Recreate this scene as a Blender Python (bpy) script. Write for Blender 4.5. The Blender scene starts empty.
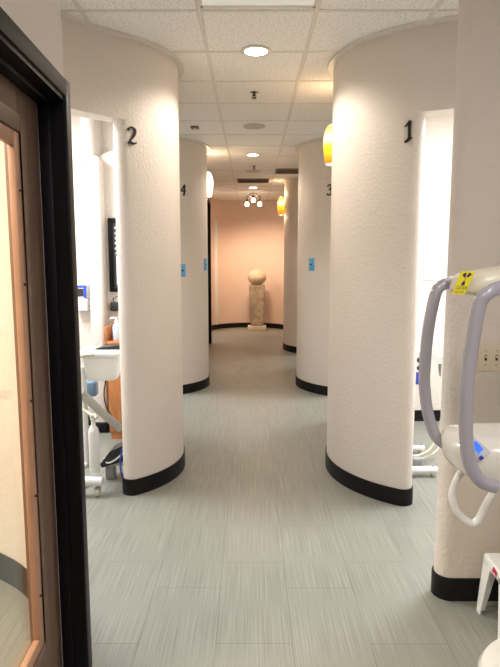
import bpy, bmesh, math, random
from mathutils import Vector, Matrix
random.seed(4)
SC = bpy.context.scene
COL = SC.collection
PI = math.pi
# ------------------------------------------------------------------ camera
F, HZ, CH, CEIL = 565.0, 260.5, 1.5, 2.80
PIT = math.atan((333.5 - HZ) / F)
CP, SP = math.cos(PIT), math.sin(PIT)
cam = bpy.data.objects.new('camera', bpy.data.cameras.new('camera'))
COL.objects.link(cam)
cam.location = (0, 0, CH)
cam.rotation_euler = (PI / 2 - PIT, 0, math.radians(0.1))
cam.data.sensor_fit = 'HORIZONTAL'
cam.data.sensor_width = 36.0
cam.data.lens = 36.0 * F / 500.0
cam.data.clip_start = 0.03
SC.camera = cam
# ------------------------------------------------------------------ world, exposure
W = bpy.data.worlds.new('world'); SC.world = W; W.use_nodes = True
W.node_tree.nodes['Background'].inputs[0].default_value = (0.85, 0.92, 1.0, 1)
W.node_tree.nodes['Background'].inputs[1].default_value = 0.3
SC.view_settings.view_transform = 'Standard'
SC.view_settings.look = 'None'
SC.view_settings.exposure = 0.06
SC.view_settings.gamma = 1.0
SC.view_settings.use_curve_mapping = False
K = 1.0


def area(name, loc, sx, sy, power, col, rot=(0, 0, 0), spread=None):
    d = bpy.data.lights.new(name, 'AREA'); d.shape = 'RECTANGLE'; d.size = sx; d.size_y = sy
    d.energy = power * K; d.color = col
    if spread: d.spread = spread
    o = bpy.data.objects.new(name, d); o.location = loc; o.rotation_euler = rot; COL.objects.link(o); return o


def spot(name, loc, power, col, angle=150, blend=0.4, rad=0.07, rot=(0, 0, 0)):
    d = bpy.data.lights.new(name, 'SPOT'); d.energy = power * K; d.color = col
    d.spot_size = math.radians(angle); d.spot_blend = blend; d.shadow_soft_size = rad
    o = bpy.data.objects.new(name, d); o.location = loc; o.rotation_euler = rot; COL.objects.link(o); return o


COOL, NEUT, WARM = (0.90, 0.97, 1.0), (1.0, 0.93, 0.84), (1.0, 0.70, 0.42)
# the fluorescent troffers of the ceiling, one area lamp just under each lens; entrance and alcove ones are added fill
TROFFERS = [(0.036, -0.7, 26, NEUT), (-1.95, 0.9, 150, (1.0, 0.86, 0.66)),
            (1.27, 0.35, 12, (1.0, 0.90, 0.86)),  # alcove lamp is unseen, added to brighten the machine and its wall
            (-1.95, 3.74, 88, COOL), (2.2, 3.74, 100, COOL), (-1.95, 6.4, 75, COOL), (2.2, 6.4, 75, COOL),
            (-1.8, 10.95, 30, NEUT), (2.2, 9.4, 40, COOL)]
for i, (x, y, p, c) in enumerate(TROFFERS):
    area('troffer_light', (x, y, CEIL - 0.035), 0.5, 1.05, p, c)
CANS = [(0.031, 3.72, 58, (1.0, 0.90, 0.76)), (0.025, 7.2, 50, (1.0, 0.86, 0.70)), (0.037, 10.35, 35, WARM)]
for x, y, p, c in CANS:
    spot('downlight_lamp', (x, y, CEIL - 0.03), p, c)


# ------------------------------------------------------------------ helpers
def at(x, y, Y):
    """world point seen at photo pixel (x, y) standing at depth Y"""
    v = 333.5 - y
    k = Y / (F * CP + v * SP)
    return Vector(((x - 251) * k, Y, CH + (v * CP - F * SP) * k))


def tag(o, label=None, cat=None, group=None, kind=None):
    if label: o['label'] = label
    if cat: o['category'] = cat
    if group: o['group'] = group
    if kind: o['kind'] = kind
    return o


def empty(name, loc, label, cat, group=None, rz=0):
    o = bpy.data.objects.new(name, None); COL.objects.link(o)
    o.location = loc; o.rotation_euler = (0, 0, rz); o.empty_display_size = 0.1
    return tag(o, label, cat, group)


class MB:
    def __init__(s): s.v = []; s.f = []

    def add(s, vs, fs):
        b = len(s.v); s.v += [tuple(v) for v in vs]; s.f += [tuple(i + b for i in f) for f in fs]; return s

    def box(s, a, b, bev=0.0, seg=2, M=None):
        bm = bmesh.new()
        bmesh.ops.create_cube(bm, size=1.0)
        c = [(a[i] + b[i]) / 2 for i in range(3)]; d = [abs(b[i] - a[i]) for i in range(3)]
        for v in bm.verts: v.co = Vector((v.co[i] * d[i] + c[i] for i in range(3)))
        if bev > 0:
            bmesh.ops.bevel(bm, geom=list(bm.edges), offset=min(bev, min(d) * 0.49), segments=seg, profile=0.5, affect='EDGES')
        if M is not None: bm.transform(M)
        bm.verts.index_update()
        s.add([v.co[:] for v in bm.verts], [[v.index for v in f.verts] for f in bm.faces]); bm.free(); return s

    def tube(s, pts, r, n=12, cap=True):
        pts = [Vector(p) for p in pts]; m = len(pts)
        rr = r if isinstance(r, (list, tuple)) else [r] * m
        up = None; rings = []
        for i in range(m):
            t = (pts[min(i + 1, m - 1)] - pts[max(i - 1, 0)]).normalized()
            if up is None:
                a = Vector((0, 0, 1)) if abs(t.z) < 0.9 else Vector((1, 0, 0))
                up = (a - t * a.dot(t)).normalized()
            else:
                up = (up - t * up.dot(t)).normalized()
            b = t.cross(up)
            rings.append([pts[i] + (up * math.cos(2 * PI * j / n) + b * math.sin(2 * PI * j / n)) * rr[i] for j in range(n)])
        vs = [p for q in rings for p in q]; fs = []
        for i in range(m - 1):
            for j in range(n):
                fs.append((i * n + j, i * n + (j + 1) % n, (i + 1) * n + (j + 1) % n, (i + 1) * n + j))
        if cap:
            fs.append(tuple(range(n - 1, -1, -1))); fs.append(tuple((m - 1) * n + j for j in range(n)))
        return s.add(vs, fs)

    def lathe(s, prof, loc=(0, 0, 0), n=32, sx=1, sy=1, caps=True):
        vs = []; fs = []; m = len(prof)
        for r, z in prof:
            for j in range(n):
                a = 2 * PI * j / n
                vs.append((loc[0] + r * sx * math.cos(a), loc[1] + r * sy * math.sin(a), loc[2] + z))
        for i in range(m - 1):
            for j in range(n):
                fs.append((i * n + j, i * n + (j + 1) % n, (i + 1) * n + (j + 1) % n, (i + 1) * n + j))
        if caps and prof[0][0] > 1e-4: fs.append(tuple(range(n - 1, -1, -1)))
        if caps and prof[-1][0] > 1e-4: fs.append(tuple((m - 1) * n + j for j in range(n)))
        return s.add(vs, fs)

    def prism(s, outline, d, f3):
        """outline: list of (u,v); f3(u,v,w) -> point; extruded w 0..d"""
        n = len(outline)
        vs = [f3(u, v, 0) for u, v in outline] + [f3(u, v, d) for u, v in outline]
        fs = [tuple(range(n)), tuple(range(2 * n - 1, n - 1, -1))]
        for i in range(n): fs.append((i, (i + 1) % n, n + (i + 1) % n, n + i))
        return s.add(vs, fs)

    def build(s, name, mat, parent=None, smooth=True, ang=38, off=None):
        me = bpy.data.meshes.new(name)
        me.from_pydata(s.v, [], s.f); me.update()
        bm = bmesh.new(); bm.from_mesh(me)
        bmesh.ops.remove_doubles(bm, verts=bm.verts, dist=1e-6)
        bmesh.ops.recalc_face_normals(bm, faces=bm.faces)
        if smooth:
            for e in bm.edges:
                e.smooth = not (len(e.link_faces) == 2 and e.calc_face_angle(0) > math.radians(ang))
            for f in bm.faces: f.smooth = True
        if off is not None:
            for v in bm.verts: v.co -= Vector(off)
        bm.to_mesh(me); bm.free()
        me.materials.append(mat)
        o = bpy.data.objects.new(name, me); COL.objects.link(o)
        if parent is not None: o.parent = parent
        return o


def spline(pts, n=8):
    """Catmull-Rom through points of any dimension"""
    P = [Vector(p) for p in pts]; out = []
    for i in range(len(P) - 1):
        p0 = P[i - 1] if i else P[i] * 2 - P[i + 1]
        p1, p2 = P[i], P[i + 1]
        p3 = P[i + 2] if i + 2 < len(P) else P[i + 1] * 2 - P[i]
        for k in range(n):
            t = k / n
            out.append(0.5 * ((2 * p1) + (p2 - p0) * t + (2 * p0 - 5 * p1 + 4 * p2 - p3) * t * t + (3 * p1 - p0 - 3 * p2 + p3) * t ** 3))
    out.append(P[-1]); return out


def arc(c, r, a0, a1, n=24):
    return [Vector((c[0] + r * math.cos(math.radians(a0 + (a1 - a0) * i / n)), c[1] + r * math.sin(math.radians(a0 + (a1 - a0) * i / n)))) for i in range(n + 1)]


def strip(mb, path, t, z0, z1, r0=True, r1=True, grow=0.0):
    """a standing slab of thickness t along a plan path, bull-nosed ends"""
    P = [Vector(p[:2]) for p in path]; h = t / 2 + grow; n = len(P)
    L = []; R = []
    for i in range(n):
        if i == 0: d = P[1] - P[0]
        elif i == n - 1: d = P[-1] - P[-2]
        else: d = (P[i + 1] - P[i]).normalized() + (P[i] - P[i - 1]).normalized()
        d.normalize(); nn = Vector((-d.y, d.x))
        k = 1.0
        if 0 < i < n - 1:
            k = 1 / max(0.5, nn.dot(Vector((-(P[i + 1] - P[i]).normalized().y, (P[i + 1] - P[i]).normalized().x))))
        L.append(P[i] + nn * h * k); R.append(P[i] - nn * h * k)

    def cap(p, d, ok):
        if not ok: return []
        a0 = math.atan2(d.y, d.x); return [p + Vector((math.cos(a0 + a), math.sin(a0 + a))) * h for a in [PI / 2 - PI * k / 10 for k in range(1, 10)]]
    c1 = cap(P[-1], (P[-1] - P[-2]), r1)
    c0 = cap(P[0], (P[0] - P[1]), r0)
    m = len(L)
    vs = []; fs = []
    for z in (z0, z1): vs += [(p.x, p.y, z) for p in L] + [(p.x, p.y, z) for p in R]
    T = 2 * m
    for i in range(m - 1):
        fs += [(i, i + 1, m + i + 1, m + i), (T + i, T + i + 1, T + m + i + 1, T + m + i),
               (i, i + 1, T + i + 1, T + i), (m + i, m + i + 1, T + m + i + 1, T + m + i)]
    mb.add(vs, fs)
    for pts, a, b in ((c1, L[-1], R[-1]), (c0, R[0], L[0])):
        ring = [a] + pts + [b]; q = len(ring)
        vv = [(p.x, p.y, z0) for p in ring] + [(p.x, p.y, z1) for p in ring]
        ff = [(i, i + 1, q + i + 1, q + i) for i in range(q - 1)]
        if q > 2: ff += [tuple(range(q)), tuple(range(q, 2 * q))]
        mb.add(vv, ff)
    return mb


# ------------------------------------------------------------------ materials
def mat(name, col, rough=0.5, metal=0.0, spec=0.5, emit=None, es=0.0, bump=None, var=None, coat=0.0, alpha=None):
    m = bpy.data.materials.new(name); m.use_nodes = True; nt = m.node_tree; b = nt.nodes['Principled BSDF']
    b.inputs['Base Color'].default_value = (*col, 1); b.inputs['Roughness'].default_value = rough
    b.inputs['Metallic'].default_value = metal; b.inputs['Specular IOR Level'].default_value = spec
    b.inputs['Coat Weight'].default_value = coat
    if emit: b.inputs['Emission Color'].default_value = (*emit, 1); b.inputs['Emission Strength'].default_value = es
    tc = nt.nodes.new('ShaderNodeTexCoord')
    if bump:
        sc, st, dist = bump
        n = nt.nodes.new('ShaderNodeTexNoise'); n.inputs['Scale'].default_value = sc; n.inputs['Detail'].default_value = 3
        nt.links.new(tc.outputs['Object'], n.inputs['Vector'])
        bp = nt.nodes.new('ShaderNodeBump'); bp.inputs['Strength'].default_value = st; bp.inputs['Distance'].default_value = dist
        nt.links.new(n.outputs['Fac'], bp.inputs['Height']); nt.links.new(bp.outputs['Normal'], b.inputs['Normal'])
    if var:
        sc, amt = var[0], var[1]
        n = nt.nodes.new('ShaderNodeTexNoise'); n.inputs['Scale'].default_value = sc; n.inputs['Detail'].default_value = 5
        mp = nt.nodes.new('ShaderNodeMapping')
        if len(var) > 2: mp.inputs['Scale'].default_value = var[2]
        nt.links.new(tc.outputs['Object'], mp.inputs['Vector']); nt.links.new(mp.outputs['Vector'], n.inputs['Vector'])
        r = nt.nodes.new('ShaderNodeValToRGB')
        r.color_ramp.elements[0].position = 0.3; r.color_ramp.elements[1].position = 0.7
        r.color_ramp.elements[0].color = (*[max(0, c * (1 - amt)) for c in col], 1)
        r.color_ramp.elements[1].color = (*[min(1, c * (1 + amt)) for c in col], 1)
        nt.links.new(n.outputs['Fac'], r.inputs['Fac']); nt.links.new(r.outputs['Color'], b.inputs['Base Color'])
    return m


M_WALL = mat('wall_plaster', (0.73, 0.66, 0.60), 0.6, bump=(60, 0.65, 0.007), var=(1.2, 0.025), spec=0.3)
M_BACK = mat('wall_plaster_peach', (0.74, 0.575, 0.48), 0.6, bump=(75, 0.35, 0.006), var=(1.2, 0.025), spec=0.3)
M_BASE = mat('rubber_cove_base', (0.008, 0.008, 0.010), 0.5, spec=0.2, var=(40, 0.15))
M_TRIMW = mat('ceiling_angle_metal', (0.72, 0.68, 0.62), 0.45, var=(20, 0.03))
M_BLACK = mat('black_painted_wood', (0.006, 0.0055, 0.007), 0.42, var=(30, 0.2, (1, 1, 0.1)), spec=0.15)
M_DOOR = mat('door_stained_wood', (0.145, 0.085, 0.058), 0.45, var=(14, 0.14, (6, 6, 0.5)), spec=0.4)
M_STOP = mat('glazing_bead_wood', (0.42, 0.22, 0.13), 0.42, var=(20, 0.12, (6, 6, 0.4)))
M_DKMETAL = mat('dark_metal', (0.03, 0.03, 0.035), 0.35, 0.6, var=(30, 0.1))
M_CHROME = mat('brushed_chrome', (0.62, 0.60, 0.57), 0.25, 1.0, var=(40, 0.05))
M_WHITE = mat('white_enamel', (0.80, 0.80, 0.78), 0.3, coat=0.3, var=(3, 0.015))
M_CREAM = mat('cream_plastic', (0.76, 0.72, 0.60), 0.32, var=(5, 0.02), coat=0.2)
M_BODY = mat('warm_white_enamel', (0.78, 0.76, 0.70), 0.25, coat=0.6, var=(3, 0.015))
M_GREYTUBE = mat('lilac_grey_enamel', (0.40, 0.39, 0.46), 0.22, coat=0.8, var=(5, 0.03))
M_BLKPL = mat('black_plastic', (0.02, 0.02, 0.022), 0.4, var=(30, 0.15))
M_GREYPL = mat('grey_plastic', (0.30, 0.31, 0.31), 0.45, var=(20, 0.05))
M_BLUE = mat('light_blue_plastic', (0.10, 0.42, 0.75), 0.35, var=(20, 0.05))
M_DBLUE = mat('royal_blue_print', (0.03, 0.08, 0.55), 0.4, var=(40, 0.2))
M_LCD = mat('blue_lcd', (0.02, 0.05, 0.4), 0.2, emit=(0.03, 0.14, 1.0), es=1.2, var=(90, 0.2))
M_YEL = mat('yellow_vinyl', (0.86, 0.76, 0.03), 0.35, var=(20, 0.03))
M_PURP = mat('purple_ink', (0.06, 0.01, 0.09), 0.5, var=(50, 0.1))
M_RED = mat('red_ink', (0.55, 0.01, 0.05), 0.5, var=(50, 0.1))
M_ORWOOD = mat('orange_maple', (0.50, 0.19, 0.06), 0.4, var=(12, 0.15, (5, 5, 0.6)))
M_STONE = mat('weathered_sandstone', (0.36, 0.27, 0.19), 0.85, bump=(25, 0.8, 0.02), var=(9, 0.35))
M_STONEL = mat('pale_sandstone', (0.55, 0.45, 0.32), 0.8, bump=(20, 0.5, 0.015), var=(5, 0.2, (1, 1, 4)))
M_HOSE = mat('beige_hose', (0.60, 0.56, 0.44), 0.5, var=(30, 0.05))
M_ARM = mat('grey_beige_enamel', (0.42, 0.41, 0.37), 0.4, var=(10, 0.03))
M_NUM = mat('black_numeral', (0.008, 0.008, 0.008), 0.4, var=(40, 0.1))
M_IVORY = mat('ivory_switch', (0.72, 0.62, 0.47), 0.35, var=(10, 0.02))
M_BROWN = mat('brown_plastic', (0.20, 0.10, 0.07), 0.5, var=(30, 0.1))
M_VENT = mat('grey_brown_grille', (0.30, 0.24, 0.20), 0.6, 0.2, var=(30, 0.1))
M_SPK = mat('speaker_grille_paint', (0.52, 0.49, 0.44), 0.6, var=(90, 0.15))
M_PAPER = mat('white_paper', (0.8, 0.8, 0.8), 0.6, var=(10, 0.02))
M_CLEARPL = mat('milky_plastic', (0.62, 0.68, 0.78), 0.25, var=(10, 0.05), coat=0.4)
M_LENS = mat('troffer_lens', (0.8, 0.8, 0.76), 0.5, emit=(1.0, 1.0, 0.88), es=0.22, bump=(300, 0.3, 0.002), var=(20, 0.02))
M_LENSB = mat('troffer_lens_bright', (0.8, 0.8, 0.8), 0.5, emit=(0.92, 0.97, 1.0), es=4, var=(20, 0.02))
M_CAN = mat('downlight_glow', (0.9, 0.9, 0.9), 0.5, emit=(1.0, 0.90, 0.76), es=14, var=(20, 0.02))
M_BULB = mat('track_bulb_glow', (0.9, 0.9, 0.9), 0.5, emit=(1.0, 0.80, 0.58), es=12, var=(20, 0.02))


def glass_mat(name, tint, rough=0.02):
    m = bpy.data.materials.new(name); m.use_nodes = True; nt = m.node_tree; nt.nodes.remove(nt.nodes['Principled BSDF'])
    out = nt.nodes['Material Output']
    t = nt.nodes.new('ShaderNodeBsdfTransparent'); t.inputs[0].default_value = (*tint, 1)
    g = nt.nodes.new('ShaderNodeBsdfGlossy'); g.inputs['Roughness'].default_value = rough
    fr = nt.nodes.new('ShaderNodeFresnel'); fr.inputs[0].default_value = 1.45
    n = nt.nodes.new('ShaderNodeTexNoise'); n.inputs['Scale'].default_value = 2.0
    bp = nt.nodes.new('ShaderNodeBump'); bp.inputs['Strength'].default_value = 0.01
    nt.links.new(n.outputs['Fac'], bp.inputs['Height']); nt.links.new(bp.outputs['Normal'], g.inputs['Normal'])
    geo = nt.nodes.new('ShaderNodeNewGeometry'); mm = nt.nodes.new('ShaderNodeMath'); mm.operation = 'MULTIPLY_ADD'
    mm.inputs[1].default_value = 1 / 1.45 - 1.45; mm.inputs[2].default_value = 1.45
    nt.links.new(geo.outputs['Backfacing'], mm.inputs[0]); nt.links.new(mm.outputs[0], fr.inputs[0])
    x = nt.nodes.new('ShaderNodeMixShader')
    nt.links.new(fr.outputs[0], x.inputs[0]); nt.links.new(t.outputs[0], x.inputs[1]); nt.links.new(g.outputs[0], x.inputs[2])
    nt.links.new(x.outputs[0], out.inputs[0]); return m


M_GLASS = glass_mat('door_glass', (0.93, 0.94, 0.93))


def amber_mat(name, lo, mid, hi, es):
    """cased amber glass: cream where the glass is cased white (top), orange at its lip; it glows, a lamp"""
    m = bpy.data.materials.new(name); m.use_nodes = True; nt = m.node_tree; b = nt.nodes['Principled BSDF']
    tc = nt.nodes.new('ShaderNodeTexCoord'); sp = nt.nodes.new('ShaderNodeSeparateXYZ')
    nt.links.new(tc.outputs['Generated'], sp.inputs[0])
    r = nt.nodes.new('ShaderNodeValToRGB'); e = r.color_ramp.elements
    e[0].position = 0.05; e[0].color = (*lo, 1); e[1].position = 0.62; e[1].color = (*hi, 1)
    q = e.new(0.42); q.color = (*mid, 1); q = e.new(0.95); q.color = (*mid, 1)
    nt.links.new(sp.outputs['Z'], r.inputs['Fac'])
    nt.links.new(r.outputs['Color'], b.inputs['Base Color']); nt.links.new(r.outputs['Color'], b.inputs['Emission Color'])
    b.inputs['Emission Strength'].default_value = es; b.inputs['Roughness'].default_value = 0.2
    return m


M_AMBER = amber_mat('amber_art_glass', (0.85, 0.16, 0.005), (1.0, 0.55, 0.02), (1.0, 0.9, 0.55), 1.4)
M_OPAL = amber_mat('opal_art_glass', (1.0, 0.75, 0.35), (1.0, 0.85, 0.6), (1.0, 0.95, 0.85), 3.0)


def floor_mat():
    m = bpy.data.materials.new('vinyl_floor_tile'); m.use_nodes = True; nt = m.node_tree; b = nt.nodes['Principled BSDF']
    N = nt.nodes.new; L = nt.links.new
    tc = N('ShaderNodeTexCoord')
    mp = N('ShaderNodeMapping'); mp.inputs['Scale'].default_value = (240, 2.6, 1); L(tc.outputs['Object'], mp.inputs['Vector'])
    n1 = N('ShaderNodeTexNoise'); n1.inputs['Scale'].default_value = 1.0; n1.inputs['Detail'].default_value = 5; L(mp.outputs[0], n1.inputs['Vector'])
    r = N('ShaderNodeValToRGB'); r.color_ramp.elements[0].position = 0.3; r.color_ramp.elements[1].position = 0.72
    r.color_ramp.elements[0].color = (0.195, 0.193, 0.163, 1); r.color_ramp.elements[1].color = (0.325, 0.322, 0.282, 1)
    L(n1.outputs['Fac'], r.inputs['Fac'])
    mp2 = N('ShaderNodeMapping'); mp2.inputs['Rotation'].default_value = (0, 0, PI / 2); mp2.inputs['Location'].default_value = (0.0, 0.14, 0)
    L(tc.outputs['Object'], mp2.inputs['Vector'])
    br = N('ShaderNodeTexBrick'); br.inputs['Scale'].default_value = 1.0; br.inputs['Brick Width'].default_value = 0.61
    br.inputs['Row Height'].default_value = 0.305; br.inputs['Mortar Size'].default_value = 0.0012; br.inputs['Mortar Smooth'].default_value = 0.3
    br.inputs['Color1'].default_value = (1, 1, 1, 1); br.inputs['Color2'].default_value = (0.93, 0.93, 0.93, 1); br.inputs['Mortar'].default_value = (0.5, 0.5, 0.48, 1)
    br.offset = 0.37
    L(mp2.outputs[0], br.inputs['Vector'])
    mx = N('ShaderNodeMix'); mx.data_type = 'RGBA'; mx.blend_type = 'MULTIPLY'; mx.inputs[0].default_value = 1.0
    L(r.outputs['Color'], mx.inputs[6]); L(br.outputs['Color'], mx.inputs[7]); L(mx.outputs[2], b.inputs['Base Color'])
    b.inputs['Roughness'].default_value = 0.42
    bp = N('ShaderNodeBump'); bp.inputs['Strength'].default_value = 0.15; bp.inputs['Distance'].default_value = 0.002
    L(n1.outputs['Fac'], bp.inputs['Height']); L(bp.outputs['Normal'], b.inputs['Normal'])
    return m


def ceiling_mat():
    m = bpy.data.materials.new('acoustic_tile'); m.use_nodes = True; nt = m.node_tree; b = nt.nodes['Principled BSDF']
    N = nt.nodes.new; L = nt.links.new
    tc = N('ShaderNodeTexCoord')
    n1 = N('ShaderNodeTexNoise'); n1.inputs['Scale'].default_value = 75; n1.inputs['Detail'].default_value = 3; L(tc.outputs['Object'], n1.inputs['Vector'])
    r = N('ShaderNodeValToRGB'); r.color_ramp.elements[0].position = 0.36; r.color_ramp.elements[1].position = 0.5
    r.color_ramp.elements[0].color = (0.70, 0.68, 0.63, 1); r.color_ramp.elements[1].color = (0.90, 0.885, 0.85, 1)
    L(n1.outputs['Fac'], r.inputs['Fac']); L(r.outputs['Color'], b.inputs['Base Color'])
    b.inputs['Roughness'].default_value = 0.9
    bp = N('ShaderNodeBump'); bp.inputs['Strength'].default_value = 0.4; bp.inputs['Distance'].default_value = 0.004
    L(n1.outputs['Fac'], bp.inputs['Height']); L(bp.outputs['Normal'], b.inputs['Normal'])
    return m


M_FLOOR, M_CEIL = floor_mat(), ceiling_mat()


def S(o): o['kind'] = 'structure'; return o


# ------------------------------------------------------------------ floor, ceiling, outer walls
X0, X1, Y0, Y1 = -3.3, 3.3, -2.2, 13.0
S(MB().box((X0 - .1, Y0 - .1, -0.1), (X1 + .1, Y1 + .1, 0)).build('floor', M_FLOOR, smooth=False))
S(MB().box((X0 - .1, Y0 - .1, CEIL), (X1 + .1, Y1 + .1, CEIL + 0.1)).build('ceiling', M_CEIL, smooth=False))
GX = [-0.273 - 0.618 * 4 + 0.618 * i for i in range(10)]
GY = [3.155 + 0.588 * i for i in range(-9, 17)]
g = MB()
for x in GX: g.box((x - .012, Y0, CEIL - .004), (x + .012, Y1, CEIL))
for y in GY: g.box((X0, y - .012, CEIL - .003), (X1, y + .012, CEIL))
S(g.build('trim_1', M_TRIMW, smooth=False))
S(MB().box((X0 - .1, Y0 - .1, 0), (X0, Y1 + .1, CEIL)).build('wall_left', M_WALL))
S(MB().box((X1, Y0 - .1, 0), (X1 + .1, Y1 + .1, CEIL)).build('wall_right', M_WALL))
S(MB().box((X0, Y0 - .1, 0), (X1, Y0, CEIL)).build('wall_rear', M_WALL))

HD = 2.33     # doorway head height
T = 0.12


def curved_wall(side, path, header, nbase_end=None):
    """curved bay: standing wall with a bull-nosed jamb, a band above that runs on over the doorway"""
    mb = MB(); strip(mb, path, T, 0, HD)
    strip(mb, header + path, T, HD, CEIL)
    S(mb.build('wall_' + side, M_WALL))
    S(strip(MB(), path, T, 0, 0.105, grow=0.009).build('baseboard_' + side, M_BASE))
    S(strip(MB(), header + path, T, CEIL - 0.016, CEIL - 0.001, grow=0.042).build('trim_2', M_TRIMW))


# left bays
LC, LR = (-1.12, 3.98), 0.625
RC, RR = (1.292, 3.96), 0.736
L4 = (LC[0] - .02, LC[1] + 2.79)
for k in range(2):
    dy = 2.79 * k
    c = (LC[0] - .02 * k, LC[1] + dy)
    path = arc(c, LR - T / 2, -51.8, 60, 30)
    tail = spline([path[-1], (-0.93, 4.60 + dy), (-0.97, 4.80 + dy), (-0.97, 5.04 + dy)], 5)[1:]
    hd = spline([(-1.36, 2.10 + dy), (-1.30, 2.55 + dy), (-1.20, 2.95 + dy), (-1.06, 3.24 + dy), (-0.93, 3.40 + dy), path[0]], 6)[:-1]
    curved_wall('left', path + tail, hd)
for k in range(3):
    dy = 2.82 * k
    c = (RC[0], RC[1] + dy)
    path = arc(c, RR - T / 2, 238.8, 130, 30)
    tail = spline([path[-1], (1.05, 4.66 + dy), (1.08, 4.85 + dy), (1.08, 5.18 + dy)], 5)[1:]
    hd = spline([(1.60, 2.44 + dy), (1.58, 2.80 + dy), (1.46, 3.10 + dy), (1.27, 3.24 + dy), (1.12, 3.305 + dy), path[0]], 6)[:-1]
    curved_wall('right', path + tail, hd)

# cross partitions between the treatment bays
for i, (x0, x1, y) in enumerate([(-0.92, X0, 5.10), (-0.88, X0, 7.90)]):
    S(strip(MB(), [(x0, y), (x1, y)], T, 0, CEIL).build('wall_back_left', M_WALL))
    S(strip(MB(), [(x0, y), (x1, y)], T, 0, 0.105, grow=0.009).build('baseboard_back', M_BASE))
for i, (x0, x1, y) in enumerate([(0.892, X1, 2.405), (0.90, X1, 5.24), (0.90, X1, 8.04), (0.90, X1, 10.86)]):
    S(strip(MB(), [(x0, y), (x1, y)], T, 0, CEIL).build('wall_back_right', M_WALL))
    S(strip(MB(), [(x0, y), (x1, y)], T, 0, 0.105, grow=0.009).build('baseboard_back', M_BASE))

# near left wall with its door opening; (s) runs back from the far corner, (n) away from the corridor
LA = math.atan(0.042)
LD = Vector((math.sin(LA), -math.cos(LA))); LN = Vector((-math.cos(LA), -math.sin(LA)))
LO = Vector((-0.612, 1.935))


def LW(s, n, z):
    p = LO + LD * s + LN * n; return Vector((p.x, p.y, z))


def lbox(mb, s0, s1, n0, n1, z0, z1, bev=0.0):
    M = Matrix(((LD.x, LN.x, 0, LO.x), (LD.y, LN.y, 0, LO.y), (0, 0, 1, 0), (0, 0, 0, 1)))
    mb.box((s0, n0, z0), (s1, n1, z1), bev, 2, M); return mb


DS0, DS1, DH = 0.055, 0.985, 2.02
w = MB(); lbox(w, 0, 4.12, 0, T, DH + 0.0, CEIL); lbox(w, DS1, 4.12, 0, T, 0, DH); lbox(w, 0, DS0, 0, T, 0, DH)
S(w.build('wall_left_near', M_WALL))
b = MB(); lbox(b, DS1 + .06, 4.12, -.009, T + .009, 0, .105); lbox(b, -0.009, 0.0, -.004, T + .009, 0, .105)
S(b.build('baseboard_left_near', M_BASE))
pw = spline([LW(0.06, 0.06, 0)[:2], (-0.78, 2.10), (-0.88, 2.32), (-1.10, 2.53), (-1.45, 2.70), (-2.1, 2.78), (X0, 2.78)], 8)
S(strip(MB(), pw, T, 0, CEIL, r0=False).build('wall_between_rooms', M_WALL))
S(strip(MB(), pw[5:], T, 0, 0.13, grow=0.009).build('baseboard_between', M_BASE))
# black frame of the door
fr = MB()
for (s0, s1) in ((0.0, DS0), (DS1, DS1 + 0.055)): lbox(fr, s0, s1, -0.02, 0.0, 0, DH + 0.055, 0.004)
lbox(fr, 0.0, DS1 + 0.055, -0.0195, 0.0, DH, DH + 0.054, 0.004)
lbox(fr, DS0 - .012, DS0 + 0.002, -0.012, T + .01, 0, DH); lbox(fr, DS1 - 0.002, DS1 + .012, -0.012, T + .01, 0, DH)
lbox(fr, DS0, DS1, -0.012, T + .01, DH - .014, DH)
lbox(fr, DS0, DS0 + 0.012, 0.03, 0.0685, 0, DH - .01, .002); lbox(fr, DS1 - .012, DS1, 0.03, 0.0685, 0, DH - .01, .002); lbox(fr, DS0, DS1, 0.03, 0.0685, DH - 0.028, DH - .01, .002)
frame = S(fr.build('trim_3', M_BLACK))
# door leaf: stiles, rails, beads, glass
d0, d1 = DS0 + 0.005, DS1 - 0.005
n0, n1 = 0.070, 0.112
lf = MB()
ST = 0.185
lbox(lf, d0, d0 + ST, n0, n1, 0.008, DH - .02, .002); lbox(lf, d1 - ST, d1, n0, n1, 0.008, DH - .02, .002)
lbox(lf, d0 + ST, d1 - ST, n0, n1, 0.008, 0.27); lbox(lf, d0 + ST, d1 - ST, n0, n1, 1.865, DH - .02)
door = S(lf.build('door_1', M_DOOR))
ml = MB()
for (s0, s1, z0, z1) in ((d0 + ST - .05, d0 + ST, .22, 1.915), (d1 - ST, d1 - ST + .05, .22, 1.915), (d0 + ST, d1 - ST, .22, .27), (d0 + ST, d1 - ST, 1.865, 1.915)):
    lbox(ml, s0, s1, n0 - .009, n0 + .01, z0, z1, .003)
ml.build('raised_moulding', M_DOOR, door)
bd = MB()
a0, a1 = d0 + ST, d1 - ST
bw = 0.042
lbox(bd, a0, a0 + bw, n0 - .003, n0 + .018, 0.27, 1.865, .003); lbox(bd, a1 - bw, a1, n0 - .003, n0 + .018, 0.27, 1.865, .003)
lbox(bd, a0 + bw, a1 - bw, n0 - .003, n0 + .018, 0.27, 0.27 + bw, .004); lbox(bd, a0 + bw, a1 - bw, n0 - .003, n0 + .018, 1.865 - bw, 1.865, .004)
bd.build('glazing_bead', M_STOP, door)
sc = MB()
for z in (0.45, 0.78, 1.08, 1.43, 1.70):
    sc.box((-0.004, -0.004, -0.004), (0.004, 0.004, 0.004), .003, 2, Matrix.Translation(LW(a0 + 0.024, n0 - 0.008, z)))
sc.build('bead_screws', M_DKMETAL, door)
gs = MB()
lbox(gs, a0 + 0.02, a1 - 0.02, n0 + .019, n0 + .025, 0.29, 1.845); gs.build('glass_pane', M_GLASS, door, smooth=False)
hb = MB(); lbox(hb, d1 - 0.09, d1 - 0.04, n0 - .006, n0, 0.93, 1.13, .003)
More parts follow.
